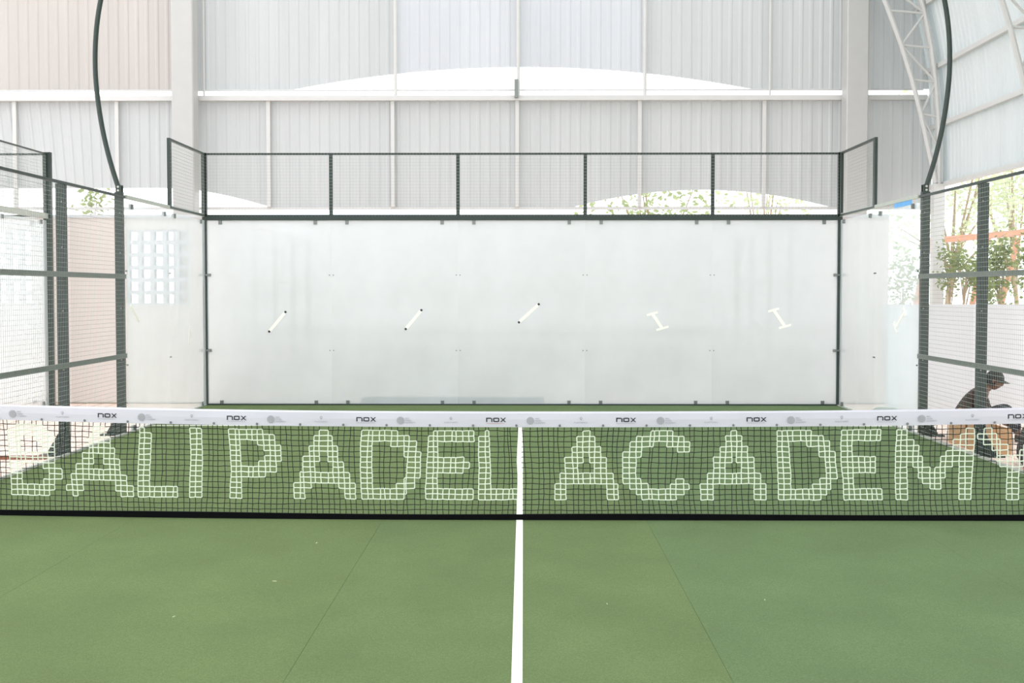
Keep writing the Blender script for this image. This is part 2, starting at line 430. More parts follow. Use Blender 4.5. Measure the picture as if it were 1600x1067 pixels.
# ================================================================== COURT ENCLOSURE
def wires_plane(p0, u, v, lu, lv, r=0.0011, pitch=0.05):
    """welded wire grid in the plane p0 + u*a + v*b"""
    mb = MB(); p0 = Vector(p0); u = Vector(u); v = Vector(v); nrm = u.cross(v)
    nu = int(round(lu/pitch)); nv = int(round(lv/pitch))
    def wire(a, b, side):
        n = len(mb.v)
        for c in (a, b):
            mb.v += [tuple(c+side*r+nrm*r), tuple(c+side*r-nrm*r), tuple(c-side*r-nrm*r), tuple(c-side*r+nrm*r)]
        for q in ((0,1,5,4),(1,2,6,5),(2,3,7,6),(3,0,4,7)): mb.f.append(tuple(n+k for k in q))
    r = r*0.75
    for i in range(1, nu): wire(p0+u*(lu*i/nu), p0+u*(lu*i/nu)+v*lv, u)
    r = r/0.6
    for j in range(1, nv): wire(p0+v*(lv*j/nv), p0+v*(lv*j/nv)+u*lu, v)
    return mb
ORD = ['leftmost', 'second from the left', 'middle', 'second from the right', 'rightmost']
# one clip: small channel that grips the pane
cl = MB(); cl.box(-0.021, 0.021, -0.022, -0.008, -0.03, 0.03); cl.box(-0.021, 0.021, 0.008, 0.022, -0.03, 0.03); cl.box(-0.026, -0.018, -0.024, 0.024, -0.03, 0.034); cl.box(0.018, 0.026, -0.024, 0.024, -0.03, 0.034)
clip_me = cl.mesh('clip', 'steel')
dt = MB(); dt.tube([(0, -0.010, 0), (0, 0.010, 0)], 0.010, 8); dot_me = dt.mesh('bolt', 'steel')
def glass_panel(label, loc, rz, m, group, lx=2.0, h=2.96, dusty=-1):
    """pane in its own local frame: x along the wall, y thickness, z up"""
    t = thing('glass_panel', label, 'glass panel', loc, rz, group)
    pm = MB().box(0.0008, lx-0.0008, -0.006, 0.006, 0.03, h-0.03)
    pm.f = [f for k, f in enumerate(pm.f) if k not in (4, 5)]         # butted edges: no end faces
    o = pm.build('pane', m, t)
    o.data.materials.append(M['glass_clear'])                         # dust lies on one face, the rest of the pane is clear
    for pl in o.data.polygons:
        if not (abs(pl.normal.y) > 0.9 and pl.center.y*dusty > 0): pl.material_index = 1
    for x in (0.25, lx-0.25):
        for z in (0.055, h-0.065): link('clip', clip_me, t, (x, 0, z))
    for x in (0.03, lx-0.03):
        for z in (0.88, 2.07): link('bolt', dot_me, t, (x, 0, z))
    return t
def tape(parent, a, b, dark=True, cross=False, wd=0.05, y=-0.009):
    a = Vector((a[0], y, a[1])); b = Vector((b[0], y, b[1])); d = (b-a).normalized()
    mb = MB(); mb.bar(a, b, 0.003, wd, up=(-d.z, 0, d.x))
    if cross:
        for c, tl in ((a, 0.09), (b, 0.10)):
            n = Vector((-d.z, 0, d.x)); n2 = (n + d*0.35).normalized()
            mb.bar(c-n2*tl, c+n2*tl, 0.0034, 0.035, up=d)
    o = mb.build('tape_or_reflection', 'cream_tape', parent, label='cream strip on the pane')
    if dark:
        for c in (a-d*0.015, b+d*0.015):
            e = MB(); e.bar(c-d*0.016, c+d*0.016, 0.004, 0.034, up=(-d.z, 0, d.x)); e.build('tape_end', 'ink_black', o)
    return o
bg_panels = []
for i in range(5):
    bg_panels.append(glass_panel('dusty glass panel of the far court wall, %s of five' % ORD[i], (-5+2*i, 10, 0), 0, 'glass_back', 'glass panels of the far court wall'))
tape(bg_panels[0], (1.02, 1.19), (1.26, 1.475))
tape(bg_panels[1], (1.18, 1.23), (1.41, 1.505))
tape(bg_panels[2], (0.97, 1.335), (1.26, 1.60))
tape(bg_panels[3], (1.06, 1.46), (1.22, 1.23), dark=False, cross=True)
tape(bg_panels[4], (0.97, 1.52), (1.15, 1.26), dark=False, cross=True)
# frame of the far wall
MB().box(-4.96, 4.96, 9.97, 10.03, 0.0, 0.035).build('bottom_rail', 'green_metal').update_tag()
tag(bpy.data.objects['bottom_rail.001'] if 'bottom_rail.001' in bpy.data.objects else bpy.data.objects['bottom_rail'], 'dark green steel sill along the foot of the far glass', 'rail')
tag(MB().box(-4.96, 4.96, 9.96, 10.04, 2.93, 2.99).build('transom_rail', 'green_metal'), 'dark green steel rail between far glass and upper mesh', 'rail')
for sx, n in ((-1, 'left'), (1, 'right')):
    t = thing('corner_post', 'dark green corner post at the far %s of the court' % n, 'post', (sx*5.0, 10.0, 0), 0, 'far corner posts')
    MB().box(-0.035, 0.035, -0.02, 0.06, 0, 3.99).build('upright', 'green_metal', t)
    for z in (0.88, 2.07):
        mb = MB()
        mb.box(-0.085, 0.085, -0.05, -0.02, z-0.012, z+0.012)
        for s in (-1, 1): mb.box(s*0.075-0.02, s*0.075+0.02, -0.056, 0.02, z-0.022, z+0.022)
        mb.build('clamp', 'steel', t)
    MB().box(-0.08, 0.08, -0.06, 0.10, 0.0, 0.014).build('base_plate', 'green_metal', t)
def mesh_panel(name, label, loc, rz, lx, z0, z1, group, posts=(True, True), pw=0.05, rail='green_metal', tr=0.03):
    t = thing(name, label, 'mesh panel', loc, rz, group)
    MB().box(0, lx, -0.02, 0.02, z1-tr, z1).build('top_rail', rail, t)
    MB().box(0, lx, -0.02, 0.02, z0, z0+tr).build('bottom_rail', rail, t)
    if posts[0]: MB().box(0, pw, -0.02, 0.02, z0+tr, z1-tr).build('stile', rail, t)
    if posts[1]: MB().box(lx-pw, lx, -0.02, 0.02, z0+tr, z1-tr).build('stile', rail, t)
    wires_plane((0, -0.022, z0), (1, 0, 0), (0, 0, 1), lx, z1-z0).build('wire_mesh', 'wire', t, kind='stuff')
    return t
for i in range(5):
    mesh_panel('upper_mesh_panel', 'framed wire mesh panel on top of the far glass, %s of five' % ORD[i], (-5+2*i, 10, 0), 0, 2.0, 2.99, 3.985,
               'mesh panels above the far glass', pw=0.027)
for sx, n in ((-1, 'left'), (1, 'right')):
    rz = PI/2
    # raised step panel and the rail under it
    mesh_panel('step_mesh_panel', 'framed wire mesh step panel above the %s side glass of the court' % n, (sx*5.0, 8.0, 0), rz, 1.98, 2.99, 3.985,
               'raised mesh step panels', pw=0.09, tr=0.03)
    o = MB().box(0, 3.93, -0.018, 0.018, 0, 0.045).build('side_rail', 'pale_rail', loc=(sx*5.0, 6.05, 2.985)); o.rotation_euler = (0, 0, rz)
    tag(o, 'thin pale rail along the top of the %s side glass' % n, 'rail', 'rails on the side glass')
    o = MB().box(0, 3.93, -0.02, 0.02, 0, 0.028).build('side_sill', 'pale_rail', loc=(sx*5.0, 6.05, 0.0)); o.rotation_euler = (0, 0, rz)
    tag(o, 'pale sill along the foot of the %s side glass' % n, 'sill', 'sills of the side glass')
    for k in (0, 1):
        gp = glass_panel('dusty %s side glass panel of the court, %s' % (n, ('next to the mesh fence', 'next to the far corner')[k]), (sx*5.0, 6.02+1.98*k, 0), rz, 'glass_side', 'side glass panels', lx=1.98)
        yy = 0.009 if sx < 0 else -0.009
        # local x runs away from the camera, local y points to -X
        if sx < 0:
            if k == 0: tape(gp, (0.16, 1.63), (0.50, 1.43), dark=False, y=-0.009)
            else: tape(gp, (1.0, 1.02), (1.02, 1.28), dark=False, y=-0.009, wd=0.06)  # reflection of a far-glass tape, modelled as a cream strip
        elif k == 0:
            tape(gp, (0.55, 1.55), (0.95, 1.33), dark=False, cross=True, y=0.009)
            MB().box(0.28, 1.05, 0.010, 0.012, 2.925, 2.985).build('blue_film', 'blue_film', gp, label='strip of blue film on the top edge')
pbolt_me = MB().tube([(0, 0.002, 0), (0, -0.008, 0)], 0.009, 6).mesh('bolt', 'steel')
# 3 m high mesh fence bays along both sides
NEARFAR = ['next to the side glass', 'in the middle of the run', 'nearest the net']
for sx, n in ((-1, 'left'), (1, 'right')):
    for k, y1 in enumerate((6.0, 4.0, 2.0)):
        t = thing('fence_bay', '%s side wire mesh fence bay of the court, %s' % (n, NEARFAR[k]), 'mesh fence', (sx*5.0, y1-2.0, 0), PI/2, 'side mesh fence bays')
        MB().box(0, 2.0, -0.015, 0.015, 2.985, 3.015).build('top_rail', 'green_metal', t)
        MB().box(0, 2.0, -0.015, 0.015, 0.0, 0.03).build('bottom_rail', 'pale_rail', t)
        o = 0.0
        for z in (1.0, 2.0):
            MB().box(0.0, 2.0, o-0.014, o+0.014, z-0.028, z+0.028).build('mid_rail', 'rail_metal', t)
        wires_plane((0, 0.0165*sx, 0.03), (1, 0, 0), (0, 0, 1), 2.0, 2.95).build('wire_mesh', 'wire', t, kind='stuff')
    for k, y in enumerate((6.0, 4.0, 2.0, 0.06)):
        t = thing('fence_post', 'dark green fence post on the %s, %s' % (n, ['where mesh meets side glass', 'second along from the side glass', 'third along from the side glass', 'beside the net end'][k]),
                  'post', (sx*5.065, y, 0), 0, 'side fence posts')
        MB().box(-0.048, 0.048, -0.04, 0.04, 0.0, 3.0 if k else 3.06).build('upright', 'green_post', t)
        g = MB(); g.prism([(0.04*sx, 0.0), (0.19*sx, 0.0), (0.19*sx, 0.03), (0.048*sx, 0.27)], 'y', -0.012, 0.012); g.build('gusset', 'green_post', t)
        MB().box(min(-0.05*sx, 0.26*sx), max(-0.05*sx, 0.26*sx), -0.07, 0.07, -0.012, 0.008).build('base_plate', 'green_post', t)
        for z in (0.3, 0.95, 1.6, 2.3, 2.8): link('bolt', pbolt_me, t, (-0.02*sx, -0.042, z))
# curved light poles standing on the posts where glass ends
for sx, n in ((-1, 'left'), (1, 'right')):
    t = thing('light_pole', 'black curved pole bowing upwards from the %s fence post' % n, 'pole', (sx*5.06, 6.0, 3.06), 0, 'curved poles on the fence posts')
    pts = []
    P = [(0.0, 0.02), (0.115, 0.40), (0.205, 0.80), (0.262, 1.20), (0.285, 1.55), (0.272, 1.95), (0.215, 2.35), (0.10, 2.78), (-0.10, 3.25), (-0.42, 3.75)]
    for i in range(len(P)-1):
        p0 = P[max(i-1, 0)]; p1 = P[i]; p2 = P[i+1]; p3 = P[min(i+2, len(P)-1)]
        for s in range(4):
            q = s/4
            f = lambda a, b, c, d: 0.5*((2*b)+(-a+c)*q+(2*a-5*b+4*c-d)*q*q+(-a+3*b-3*c+d)*q**3)
            pts.append((sx*f(p0[0], p1[0], p2[0], p3[0]), 0, f(p0[1], p1[1], p2[1], p3[1])))
    pts.append((sx*P[-1][0], 0, P[-1][1]))
    MB().tube(pts, 0.032, 10).build('shaft', 'green_metal', t, smooth=True)
    for y in (-0.045, 0.03): MB().box(-0.035, 0.035, y, y+0.015, -0.02, 0.09).build('bracket', 'green_metal', t)
    for z in (0.02, 0.065): MB().tube([(0.0, -0.06, z), (0.0, 0.06, z)], 0.014, 8).build('bolt', 'pale_rail', t)

# neighbouring court on the left: its near corner
NX = -7.475
t = thing('corner_post', 'wide dark green corner post of the neighbouring court on the left', 'post', (NX, 10.0, 0))
MB().box(-0.06, 0.06, -0.04, 0.04, 0, 4.0).build('upright', 'green_post', t)
MB().box(-0.09, 0.09, -0.08, 0.08, -0.012, 0.01).build('base_plate', 'green_post', t)
for k in range(2):
    glass_panel('dusty back glass panel of the neighbouring court, %s' % ('at its corner post', 'second from its corner post')[k], (NX-2-2*k, 10, 0), 0, 'glass_side', 'glass of the neighbouring court')
    glass_panel('dusty side glass panel of the neighbouring court, %s' % ('at its corner post', 'second from its corner post')[k], (NX-0.02, 8.02-2*k, 0), PI/2, 'glass_side', 'glass of the neighbouring court', lx=1.96)
    mesh_panel('upper_mesh_panel', 'back wire mesh panel above the neighbouring court glass, %s' % ('at its corner post', 'second from its corner post')[k], (NX-2-2*k, 10, 0), 0, 2.0, 2.99, 3.985, 'mesh panels of the neighbouring court', pw=0.03)
mesh_panel('step_mesh_panel', 'raised side wire mesh panel of the neighbouring court', (NX-0.02, 8.02, 0), PI/2, 1.96, 2.99, 3.985, 'mesh panels of the neighbouring court', pw=0.05, tr=0.02)
o = MB().box(0, 3.9, -0.04, 0.04, 0, 0.08).build('side_rail', 'pale_rail', loc=(NX-0.02, 6.05, 2.96)); o.rotation_euler = (0, 0, PI/2)
tag(o, 'pale green rail on the side glass of the neighbouring court', 'rail')
o = MB().box(0, 3.9, -0.02, 0.02, 0, 0.04).build('side_sill', 'pale_rail', loc=(NX-0.02, 6.05, -0.012)); o.rotation_euler = (0, 0, PI/2)
tag(o, 'pale sill at the foot of the neighbouring court side glass', 'sill')

# ================================================================== THE NET
def net_top(x): return 0.858 + 0.036*(abs(x)/4.1)**2.4
def net_bow(x): return 0.17*(x/4.1)**2 if x < 0 else 0.0      # the left half hangs a little farther back
net = thing('padel_net', 'black padel net with white woven lettering and printed white top tape', 'net', (0, 0, 0.012))
HW = 4.93
TH = 0.122
NXC = 214
xs = [-HW + 2*HW*i/NXC for i in range(NXC+1)]
NR = 17
BB = 0.045
node = {}
wob = [random.uniform(-1, 1) for _ in xs]
for i, x in enumerate(xs):
    d = 0
    for j in range(NR+1):
        f = j/NR
        zt = net_top(x)-TH+0.01
        d += random.uniform(-0.0045, 0.0045)
        skew = -0.035*max(0, min(1, (x-0.5)/1.0))*(1-f)**3*(-1)
        node[i, j] = Vector((x + d*0.8 + 0.008*math.sin(x*3+f*4) + skew*0.6 + 0.006*wob[i]*math.sin(f*PI),
                             0.006*math.sin(x*7+f*3), BB-0.01 + (zt-BB+0.01)*f + random.uniform(-0.003, 0.003)))
# letters: strokes in unit boxes placed where the photo shows them (metres along the net)
def arc(cx, cy, rx, ry, a0, a1, n=14):
    return [(cx+rx*math.cos(math.radians(a0+(a1-a0)*k/n)), cy+ry*math.sin(math.radians(a0+(a1-a0)*k/n))) for k in range(n+1)]
GL = {
 'A': [[(0, 0), (0.5, 1), (1, 0)], [(0.2, 0.27), (0.8, 0.27)]],
 'B': [[(0, 0), (0, 1), (0.6, 1)] , arc(0.6, 0.77, 0.32, 0.23, 90, -90), [(0, 0.54), (0.6, 0.54)], arc(0.62, 0.27, 0.38, 0.27, 90, -90), [(0.62, 0), (0, 0)]],
 'L': [[(0, 1), (0, 0), (1, 0)]],
 'I': [[(0.5, 0), (0.5, 1)]],
 'P': [[(0, 0), (0, 1), (0.55, 1)], arc(0.55, 0.70, 0.45, 0.30, 90, -90), [(0.55, 0.40), (0, 0.40)]],
 'D': [[(0, 0), (0, 1), (0.45, 1)], arc(0.45, 0.5, 0.55, 0.5, 90, -90), [(0.45, 0), (0, 0)]],
 'E': [[(1, 1), (0, 1), (0, 0), (1, 0)], [(0, 0.52), (0.82, 0.52)]],
 'C': [arc(0.53, 0.5, 0.53, 0.5, 42, 318, 22)],
 'M': [[(0, 0), (0, 1), (0.5, 0.18), (1, 1), (1, 0)]],
 'Y': [[(0, 1), (0.5, 0.45), (1, 1)], [(0.5, 0.45), (0.5, 0)]],
}
WORDS = [('B', 10, 86), ('A', 100, 202), ('L', 210, 279), ('I', 290, 312), ('P', 356, 435), ('A', 453, 557), ('D', 562, 656), ('E', 669, 738), ('L', 752, 812),
         ('A', 863, 972), ('C', 976, 1082), ('A', 1092, 1201), ('D', 1211, 1307), ('E', 1317, 1383), ('M', 1398, 1520), ('Y', 1530, 1640)]
R_ST = 0.047
def px2x(p):
    x = 0.03 + (p-818)/199.0
    return x*(1+net_bow(x)/9.9)
letters = []
for ch, a, b in WORDS:
    x0, x1 = px2x(a)+R_ST, px2x(b)-R_ST
    segs = []
    for pl in GL[ch]:
        P = [(x0+(x1-x0)*u, 0.195+0.455*v) for u, v in pl]
        segs += list(zip(P[:-1], P[1:]))
    letters.append((ch, px2x(a), px2x(b), segs))
def dseg(p, a, b):
    ax, az = a; bx, bz = b
    dx, dz = bx-ax, bz-az; L2 = dx*dx+dz*dz or 1e-9
    q = max(0, min(1, ((p[0]-ax)*dx+(p[1]-az)*dz)/L2))
    return math.hypot(p[0]-ax-q*dx, p[1]-az-q*dz)
nominal = lambda i, j: (xs[i], (BB-0.01 + (net_top(xs[i])-TH+0.01-BB+0.01)*j/NR) - (net_top(xs[i])-net_top(0.0))*0.7)
def letter_at(p):
    for k, (ch, a, b, segs) in enumerate(letters):
        if a-0.05 < p[0] < b+0.05:
            for s in segs:
                if dseg(p, *s) < R_ST: return k
    return -1
black = MB(); whites = [MB() for _ in letters]
def strand(mb, a, b, r):
    d = (b-a).normalized(); s1 = Vector((0, 1, 0)); s2 = d.cross(s1).normalized()
    n = len(mb.v)
    for c in (a, b): mb.v += [tuple(c+s1*r), tuple(c+s2*r), tuple(c-s1*r), tuple(c-s2*r)]
    for q in ((0,1,5,4),(1,2,6,5),(2,3,7,6),(3,0,4,7)): mb.f.append(tuple(n+k for k in q))
cells = {}
for i in range(NXC):
    for j in range(NR):
        a = nominal(i, j); b = nominal(i+1, j+1)
        k = letter_at(((a[0]+b[0])/2, (a[1]+b[1])/2))
        if k >= 0: cells[i, j] = k
for i in range(NXC+1):
    for j in range(NR+1):
        for (i2, j2) in ((i+1, j), (i, j+1)):
            if i2 > NXC or j2 > NR: continue
            k = cells.get((i, j), cells.get((i, j-1) if i2 > i else (i-1, j), -1))   # a cord is white when it borders a letter cell
            if k >= 0: strand(whites[k], node[i, j], node[i2, j2], 0.0044)
            else: strand(black, node[i, j], node[i2, j2], 0.0030)
black.build('netting', 'net_black', net, kind='stuff')
for k, (ch, a, b, _) in enumerate(letters):
    whites[k].build('letter', 'net_white', net, label='white woven letter %s' % ch)
# bottom band, centre strap
bb = MB()
for i in range(40):
    x0 = -HW+2*HW*i/40; x1 = -HW+2*HW*(i+1)/40
    z = lambda x: BB + 0.004*math.sin(x*1.7)
    bb.v += [(x0, -0.012, 0.0), (x0, -0.012, z(x0)), (x0, 0.012, z(x0)), (x0, 0.012, 0.0)]
    if i == 39: bb.v += [(x1, -0.012, 0.0), (x1, -0.012, z(x1)), (x1, 0.012, z(x1)), (x1, 0.012, 0.0)]
for i in range(40):
    for q in ((0,1,5,4),(1,2,6,5),(2,3,7,6),(3,0,4,7)): bb.f.append(tuple(4*i+k for k in q))
bb.f += [(0,3,2,1), (160,161,162,163)]
bb.build('bottom_band', 'band_black', net)
st = MB()
zz = [0.046, 0.15, 0.25, 0.36, 0.46, 0.56, 0.66, 0.762]
cx = [0.0, 0.0, 0.004, 0.003, -0.004, -0.002, 0.003, 0.004]
for z, c in zip(zz, cx):
    hw = 0.024 - 0.009*(z-0.046)/0.716
    st.v += [(c-hw, -0.011, z), (c+hw, -0.011, z), (c+hw, -0.008, z), (c-hw, -0.008, z)]
for i in range(len(zz)-1):
    for q in ((0,1,5,4),(1,2,6,5),(2,3,7,6),(3,0,4,7)): st.f.append(tuple(4*i+k for k in q))
st.f += [(0,3,2,1), tuple(4*(len(zz)-1)+k for k in range(4))]
st.build('centre_strap', 'line_white', net)
# top tape: folded band
tp = MB(); NT = 120
prof_t = [(-0.016, -TH), (-0.021, -TH*0.5), (-0.020, -0.012), (-0.012, 0.0), (0.012, 0.0), (0.020, -0.012), (0.021, -TH*0.5), (0.016, -TH)]
for i in range(NT+1):
    x = -HW+2*HW*i/NT
    for (y, z) in prof_t: tp.v.append((x, y + 0.0015*math.sin(x*5+z*30), net_top(x)+z))
K = len(prof_t)
for i in range(NT):
    for k in range(K): tp.f.append((i*K+k, i*K+(k+1) % K, (i+1)*K+(k+1) % K, (i+1)*K+k))
tp.f += [tuple(range(K)), tuple(NT*K+k for k in reversed(range(K)))]
tape_o = tp.build('top_tape', 'tape_white', net, smooth=False)
for o in net.children:
    for v in o.data.vertices: v.co.y += net_bow(v.co.x)
# ---- printed marks on the tape
def text_mesh(name, body, size, m, align='CENTER', space=1.0, lines=1.0):
    cu = bpy.data.curves.new(name, 'FONT'); cu.body = body; cu.size = size; cu.align_x = align; cu.space_character = space; cu.space_line = lines
    cu.extrude = 0.0003; cu.resolution_u = 2
    o = bpy.data.objects.new(name, cu); COL.objects.link(o)
    bpy.context.view_layer.update()
    me = bpy.data.meshes.new_from_object(o.evaluated_get(bpy.context.evaluated_depsgraph_get()))
    bpy.data.objects.remove(o)
    me.transform(Matrix.Rotation(PI/2, 4, 'X'))
    me.materials.clear(); me.materials.append(M[m])
    return me
def nox_mesh():
    mb = MB(); h = 0.034; s = 0.0085; y0, y1 = -0.0006, 0.0
    def r(x0, x1, z0, z1): mb.box(x0, x1, y0, y1, z0, z1)
    x = -0.073
    r(x, x+s, 0, h); r(x+s, x+0.040, h-s, h); r(x+0.040, x+0.040+s, 0, h-s*0.6)           # n
    x = -0.017
    r(x, x+s, 0.002, h-0.002); r(x+0.038, x+0.038+s, 0.002, h-0.002); r(x+s, x+0.038, 0, s); r(x+s, x+0.038, h-s, h)   # o
    x = 0.037
    for (a, b) in (((x, 0), (x+0.036, h)), ((x, h), (x+0.036, 0))):
        mb.prism([(a[0], a[1]), (a[0]+0.010, a[1]), (b[0]+0.010, b[1]), (b[0], b[1])], 'y', y0, y1)
    return mb.mesh('wordmark', 'ink_black')
nox_me = nox_mesh()
sub_mb = MB()
for i in range(14): sub_mb.box(-0.070+i*0.0102, -0.070+i*0.0102+0.0075, -0.0005, 0, -0.012, -0.009)
sub_me = sub_mb.mesh('underline', 'ink_grey'); subr_me = sub_mb.mesh('underline', 'ink_red')
em = MB()
for k in range(-4, 5):        # round emblem woven from bars
    q = k/4.6; hl = 0.030*math.sqrt(1-q*q)
    em.box(k*0.0065-0.0021, k*0.0065+0.0021, -0.0006, 0, -hl, hl)
    em.box(-hl, hl, -0.0005, 0, k*0.0065-0.0016, k*0.0065+0.0016)
em_me = em.mesh('emblem', 'ink_grey')
acad_me = text_mesh('emblem_text', 'BALI\nPADEL\nACADEMY', 0.0165, 'ink_grey', 'LEFT', 1.05, 1.05)
play_me = text_mesh('wordmark', 'PLAYTOMIC', 0.0165, 'ink_grey', 'CENTER', 1.25)
pin = MB()
ring = []
for k in range(12):
    an = 2*PI*k/12; a2 = 2*PI*(k+1)/12
    pin.prism([(0.010*math.cos(an), 0.010*math.sin(an)), (0.010*math.cos(a2), 0.010*math.sin(a2)), (0.006*math.cos(a2), 0.006*math.sin(a2)), (0.006*math.cos(an), 0.006*math.sin(an))], 'y', -0.0005, 0)
pin.prism([(-0.007, -0.007), (0.007, -0.007), (0.0, -0.019)], 'y', -0.0005, 0)
pin_me = pin.mesh('pin_mark', 'ink_grey')
rv = MB(); rv.tube([(0, 0, 0), (0, -0.006, 0)], [0.010, 0.006], 8); rv_me = rv.mesh('rivet', 'steel')
def slope(x): return math.atan2(net_top(x+0.1)-net_top(x-0.1), 0.2)
def on_tape(name, me, x, dz, dx=0):
    x = x*(1+net_bow(x)/9.9)
    o = link(name, me, tape_o, (x+dx, -0.0240+net_bow(x+dx), net_top(x)+dz)); o.rotation_euler = (0, -slope(x), math.atan2(net_bow(x+0.1)-net_bow(x-0.1), 0.2))
    return o
for k in range(-5, 6):
    x = -0.19 + 1.022*k
    if abs(x) < 4.8:
        on_tape('wordmark', nox_me, x, -0.080)
        on_tape('underline', subr_me if k == 0 else sub_me, x, -0.080)
    x = 0.085 + 1.022*k
    if abs(x) < 4.7:
        on_tape('emblem', em_me, x, -0.070)
        on_tape('emblem_text', acad_me, x, -0.058, 0.038)
    x = -0.54 + 1.022*k
    if abs(x) < 4.7:
        on_tape('pin_mark', pin_me, x, -0.050)
        on_tape('wordmark', play_me, x, -0.090)
k = -14
while k < 15:
    x = -0.025 + 0.3407*k
    if abs(x) < 4.85: on_tape('rivet', rv_me, x, -0.108)
    k += 1
for sx, n in ((-1, 'left'), (1, 'right')):
    t = thing('net_post', 'dark green post holding the %s end of the net' % n, 'post', (sx*4.975, net_bow(sx*4.975), 0.012), 0, 'net posts')
    MB().box(-0.03, 0.03, -0.035, 0.035, 0, 0.945).build('upright', 'green_post', t)
    MB().box(-0.05, 0.03 if sx > 0 else 0.05, -0.09, 0.09, 0, 0.012).build('base_plate', 'green_post', t)
    MB().tube([(-0.02*sx, -0.05, 0.80), (-0.02*sx, 0.05, 0.80)], 0.02, 8).build('winder', 'steel', t)

# ================================================================== THINGS AROUND THE COURT
t = thing('strip_bundle', 'long bundle of pale strips lying behind the far glass', 'bundle', (-1.10, 10.09, 0.012))
for i, (z, y, l0, l1) in enumerate(((0.0, 0.0, -1.47, 1.46), (0.042, 0.01, -1.45, 1.46), (0.084, -0.005, -1.44, 1.45), (0.0, 0.10, -1.4, 1.4), (0.042, 0.10, -1.42, 1.44))):
    o = MB().box(l0, l1, y-0.045, y+0.045, z, z+0.038).build('strip', 'bundle', t)
# crumpled turf offcut behind the right side glass
mb = MB(); NU, NV = 22, 14
for i in range(NU+1):
    for j in range(NV+1):
        u, v = i/NU, j/NV
        h = 0.15*math.sin(PI*min(1, u*1.05))**0.7*math.sin(PI*v)**0.8 if 0 < u < 0.95 else 0
        h *= 1.0 - 0.55*u
        mb.v.append((5.10+0.55*v, 9.25-2.0*u, -0.010 + max(0, h + 0.018*math.sin(u*23+v*9)*(h > 0.01))))
for i in range(NU):
    for j in range(NV): mb.f.append((i*(NV+1)+j, i*(NV+1)+j+1, (i+1)*(NV+1)+j+1, (i+1)*(NV+1)+j))
o = mb.build('turf_offcut', 'heap', smooth=True); sd = o.modifiers.new('thick', 'SOLIDIFY'); sd.thickness = 0.012; sd.offset = 1
tag(o, 'crumpled grey-green turf offcut heaped outside the right side glass', 'turf offcut')
# long open carton by the right fence
t = thing('cardboard_box', 'long tan cardboard box with open flap outside the right fence', 'box', (5.33, 4.76, -0.012), 0)
mb = MB(); X, Y, H = 0.15, 0.60, 0.29
mb.box(-X, X, -Y, Y, 0, 0.01); mb.box(-X, -X+0.008, -Y, Y, 0.01, H); mb.box(X-0.008, X, -Y, Y, 0.01, H)
mb.box(-X+0.008, X-0.008, -Y, -Y+0.008, 0.01, H); mb.box(-X+0.008, X-0.008, Y-0.008, Y, 0.01, H)
mb.build('carton', 'cardboard', t)
f1 = MB(); f1.prism([(-0.14, H-0.002), (0.14, H-0.002), (0.10, H+0.10), (-0.03, H+0.13)], 'y', Y-0.007, Y-0.001); f1.build('flap', 'cardboard', t)
f2 = MB(); f2.bar((-X, -0.2, H), (-X+0.05, -0.2, H+0.07), 1.0, 0.006, up=(1, 0, 0)); f2.build('flap', 'cardboard', t)
MB().box(-X-0.002, -X+0.0, -0.05, 0.02, 0.02, H-0.01).build('packing_tape', 'dark_wood', t)
# dark sack
def lump(name, c, sx_, sy_, sz_, m, seed, amp=0.12, cut=True):
    rnd = random.Random(seed); ph = [rnd.uniform(0, 6) for _ in range(6)]
    mb = MB(); nu, nv = 24, 14
    for j in range(nv+1):
        th = PI*j/nv
        for i in range(nu):
            p = 2*PI*i/nu
            r = 1 + amp*math.sin(3*p+ph[0]+2*th)+amp*0.6*math.sin(5*p+ph[1])*math.sin(th*3+ph[2]) + amp*0.4*math.sin(9*p+7*th+ph[3])
            x, y, z = math.sin(th)*math.cos(p)*r, math.sin(th)*math.sin(p)*r, math.cos(th)*r
            x = math.copysign(abs(x)**0.8, x); y = math.copysign(abs(y)**0.8, y)
            mb.v.append((c[0]+sx_*x, c[1]+sy_*y, max(0.0, sz_*0.5+sz_*0.6*z)))
    for j in range(nv):
        for i in range(nu): mb.f.append((j*nu+i, j*nu+(i+1) % nu, (j+1)*nu+(i+1) % nu, (j+1)*nu+i))
    return mb
t = thing('dark_sack', 'dark maroon slumped sack outside the right fence', 'sack', (5.42, 3.1, -0.012))
lump('sack', (0, 0), 0.21, 0.52, 0.40, 'sack', 3).build('sack_body', 'sack', t, smooth=True)
nk = MB(); nk.tube([(-0.02, -0.25, 0.36), (-0.03, -0.33, 0.44), (-0.01, -0.40, 0.47)], [0.07, 0.035, 0.07], 10); nk.build('tied_neck', 'sack', t, smooth=True)
# planks on the pink floor at the left
o = MB().box(-0.45, 0.45, -0.05, 0.05, 0, 0.035).build('wooden_plank', 'dark_wood', loc=(-5.62, 3.72, -0.012)); o.rotation_euler = (0, 0, 0.04)
tag(o, 'short red-brown plank lying on the pink floor outside the left fence', 'plank')
o = MB().box(-0.5, 0.5, -0.06, 0.06, 0, 0.05).build('wooden_plank', 'dark_wood', loc=(-7.62, 6.9, -0.012)); o.rotation_euler = (0, 0, 0.02)
tag(o, 'dark plank lying farther back at the left edge', 'plank')
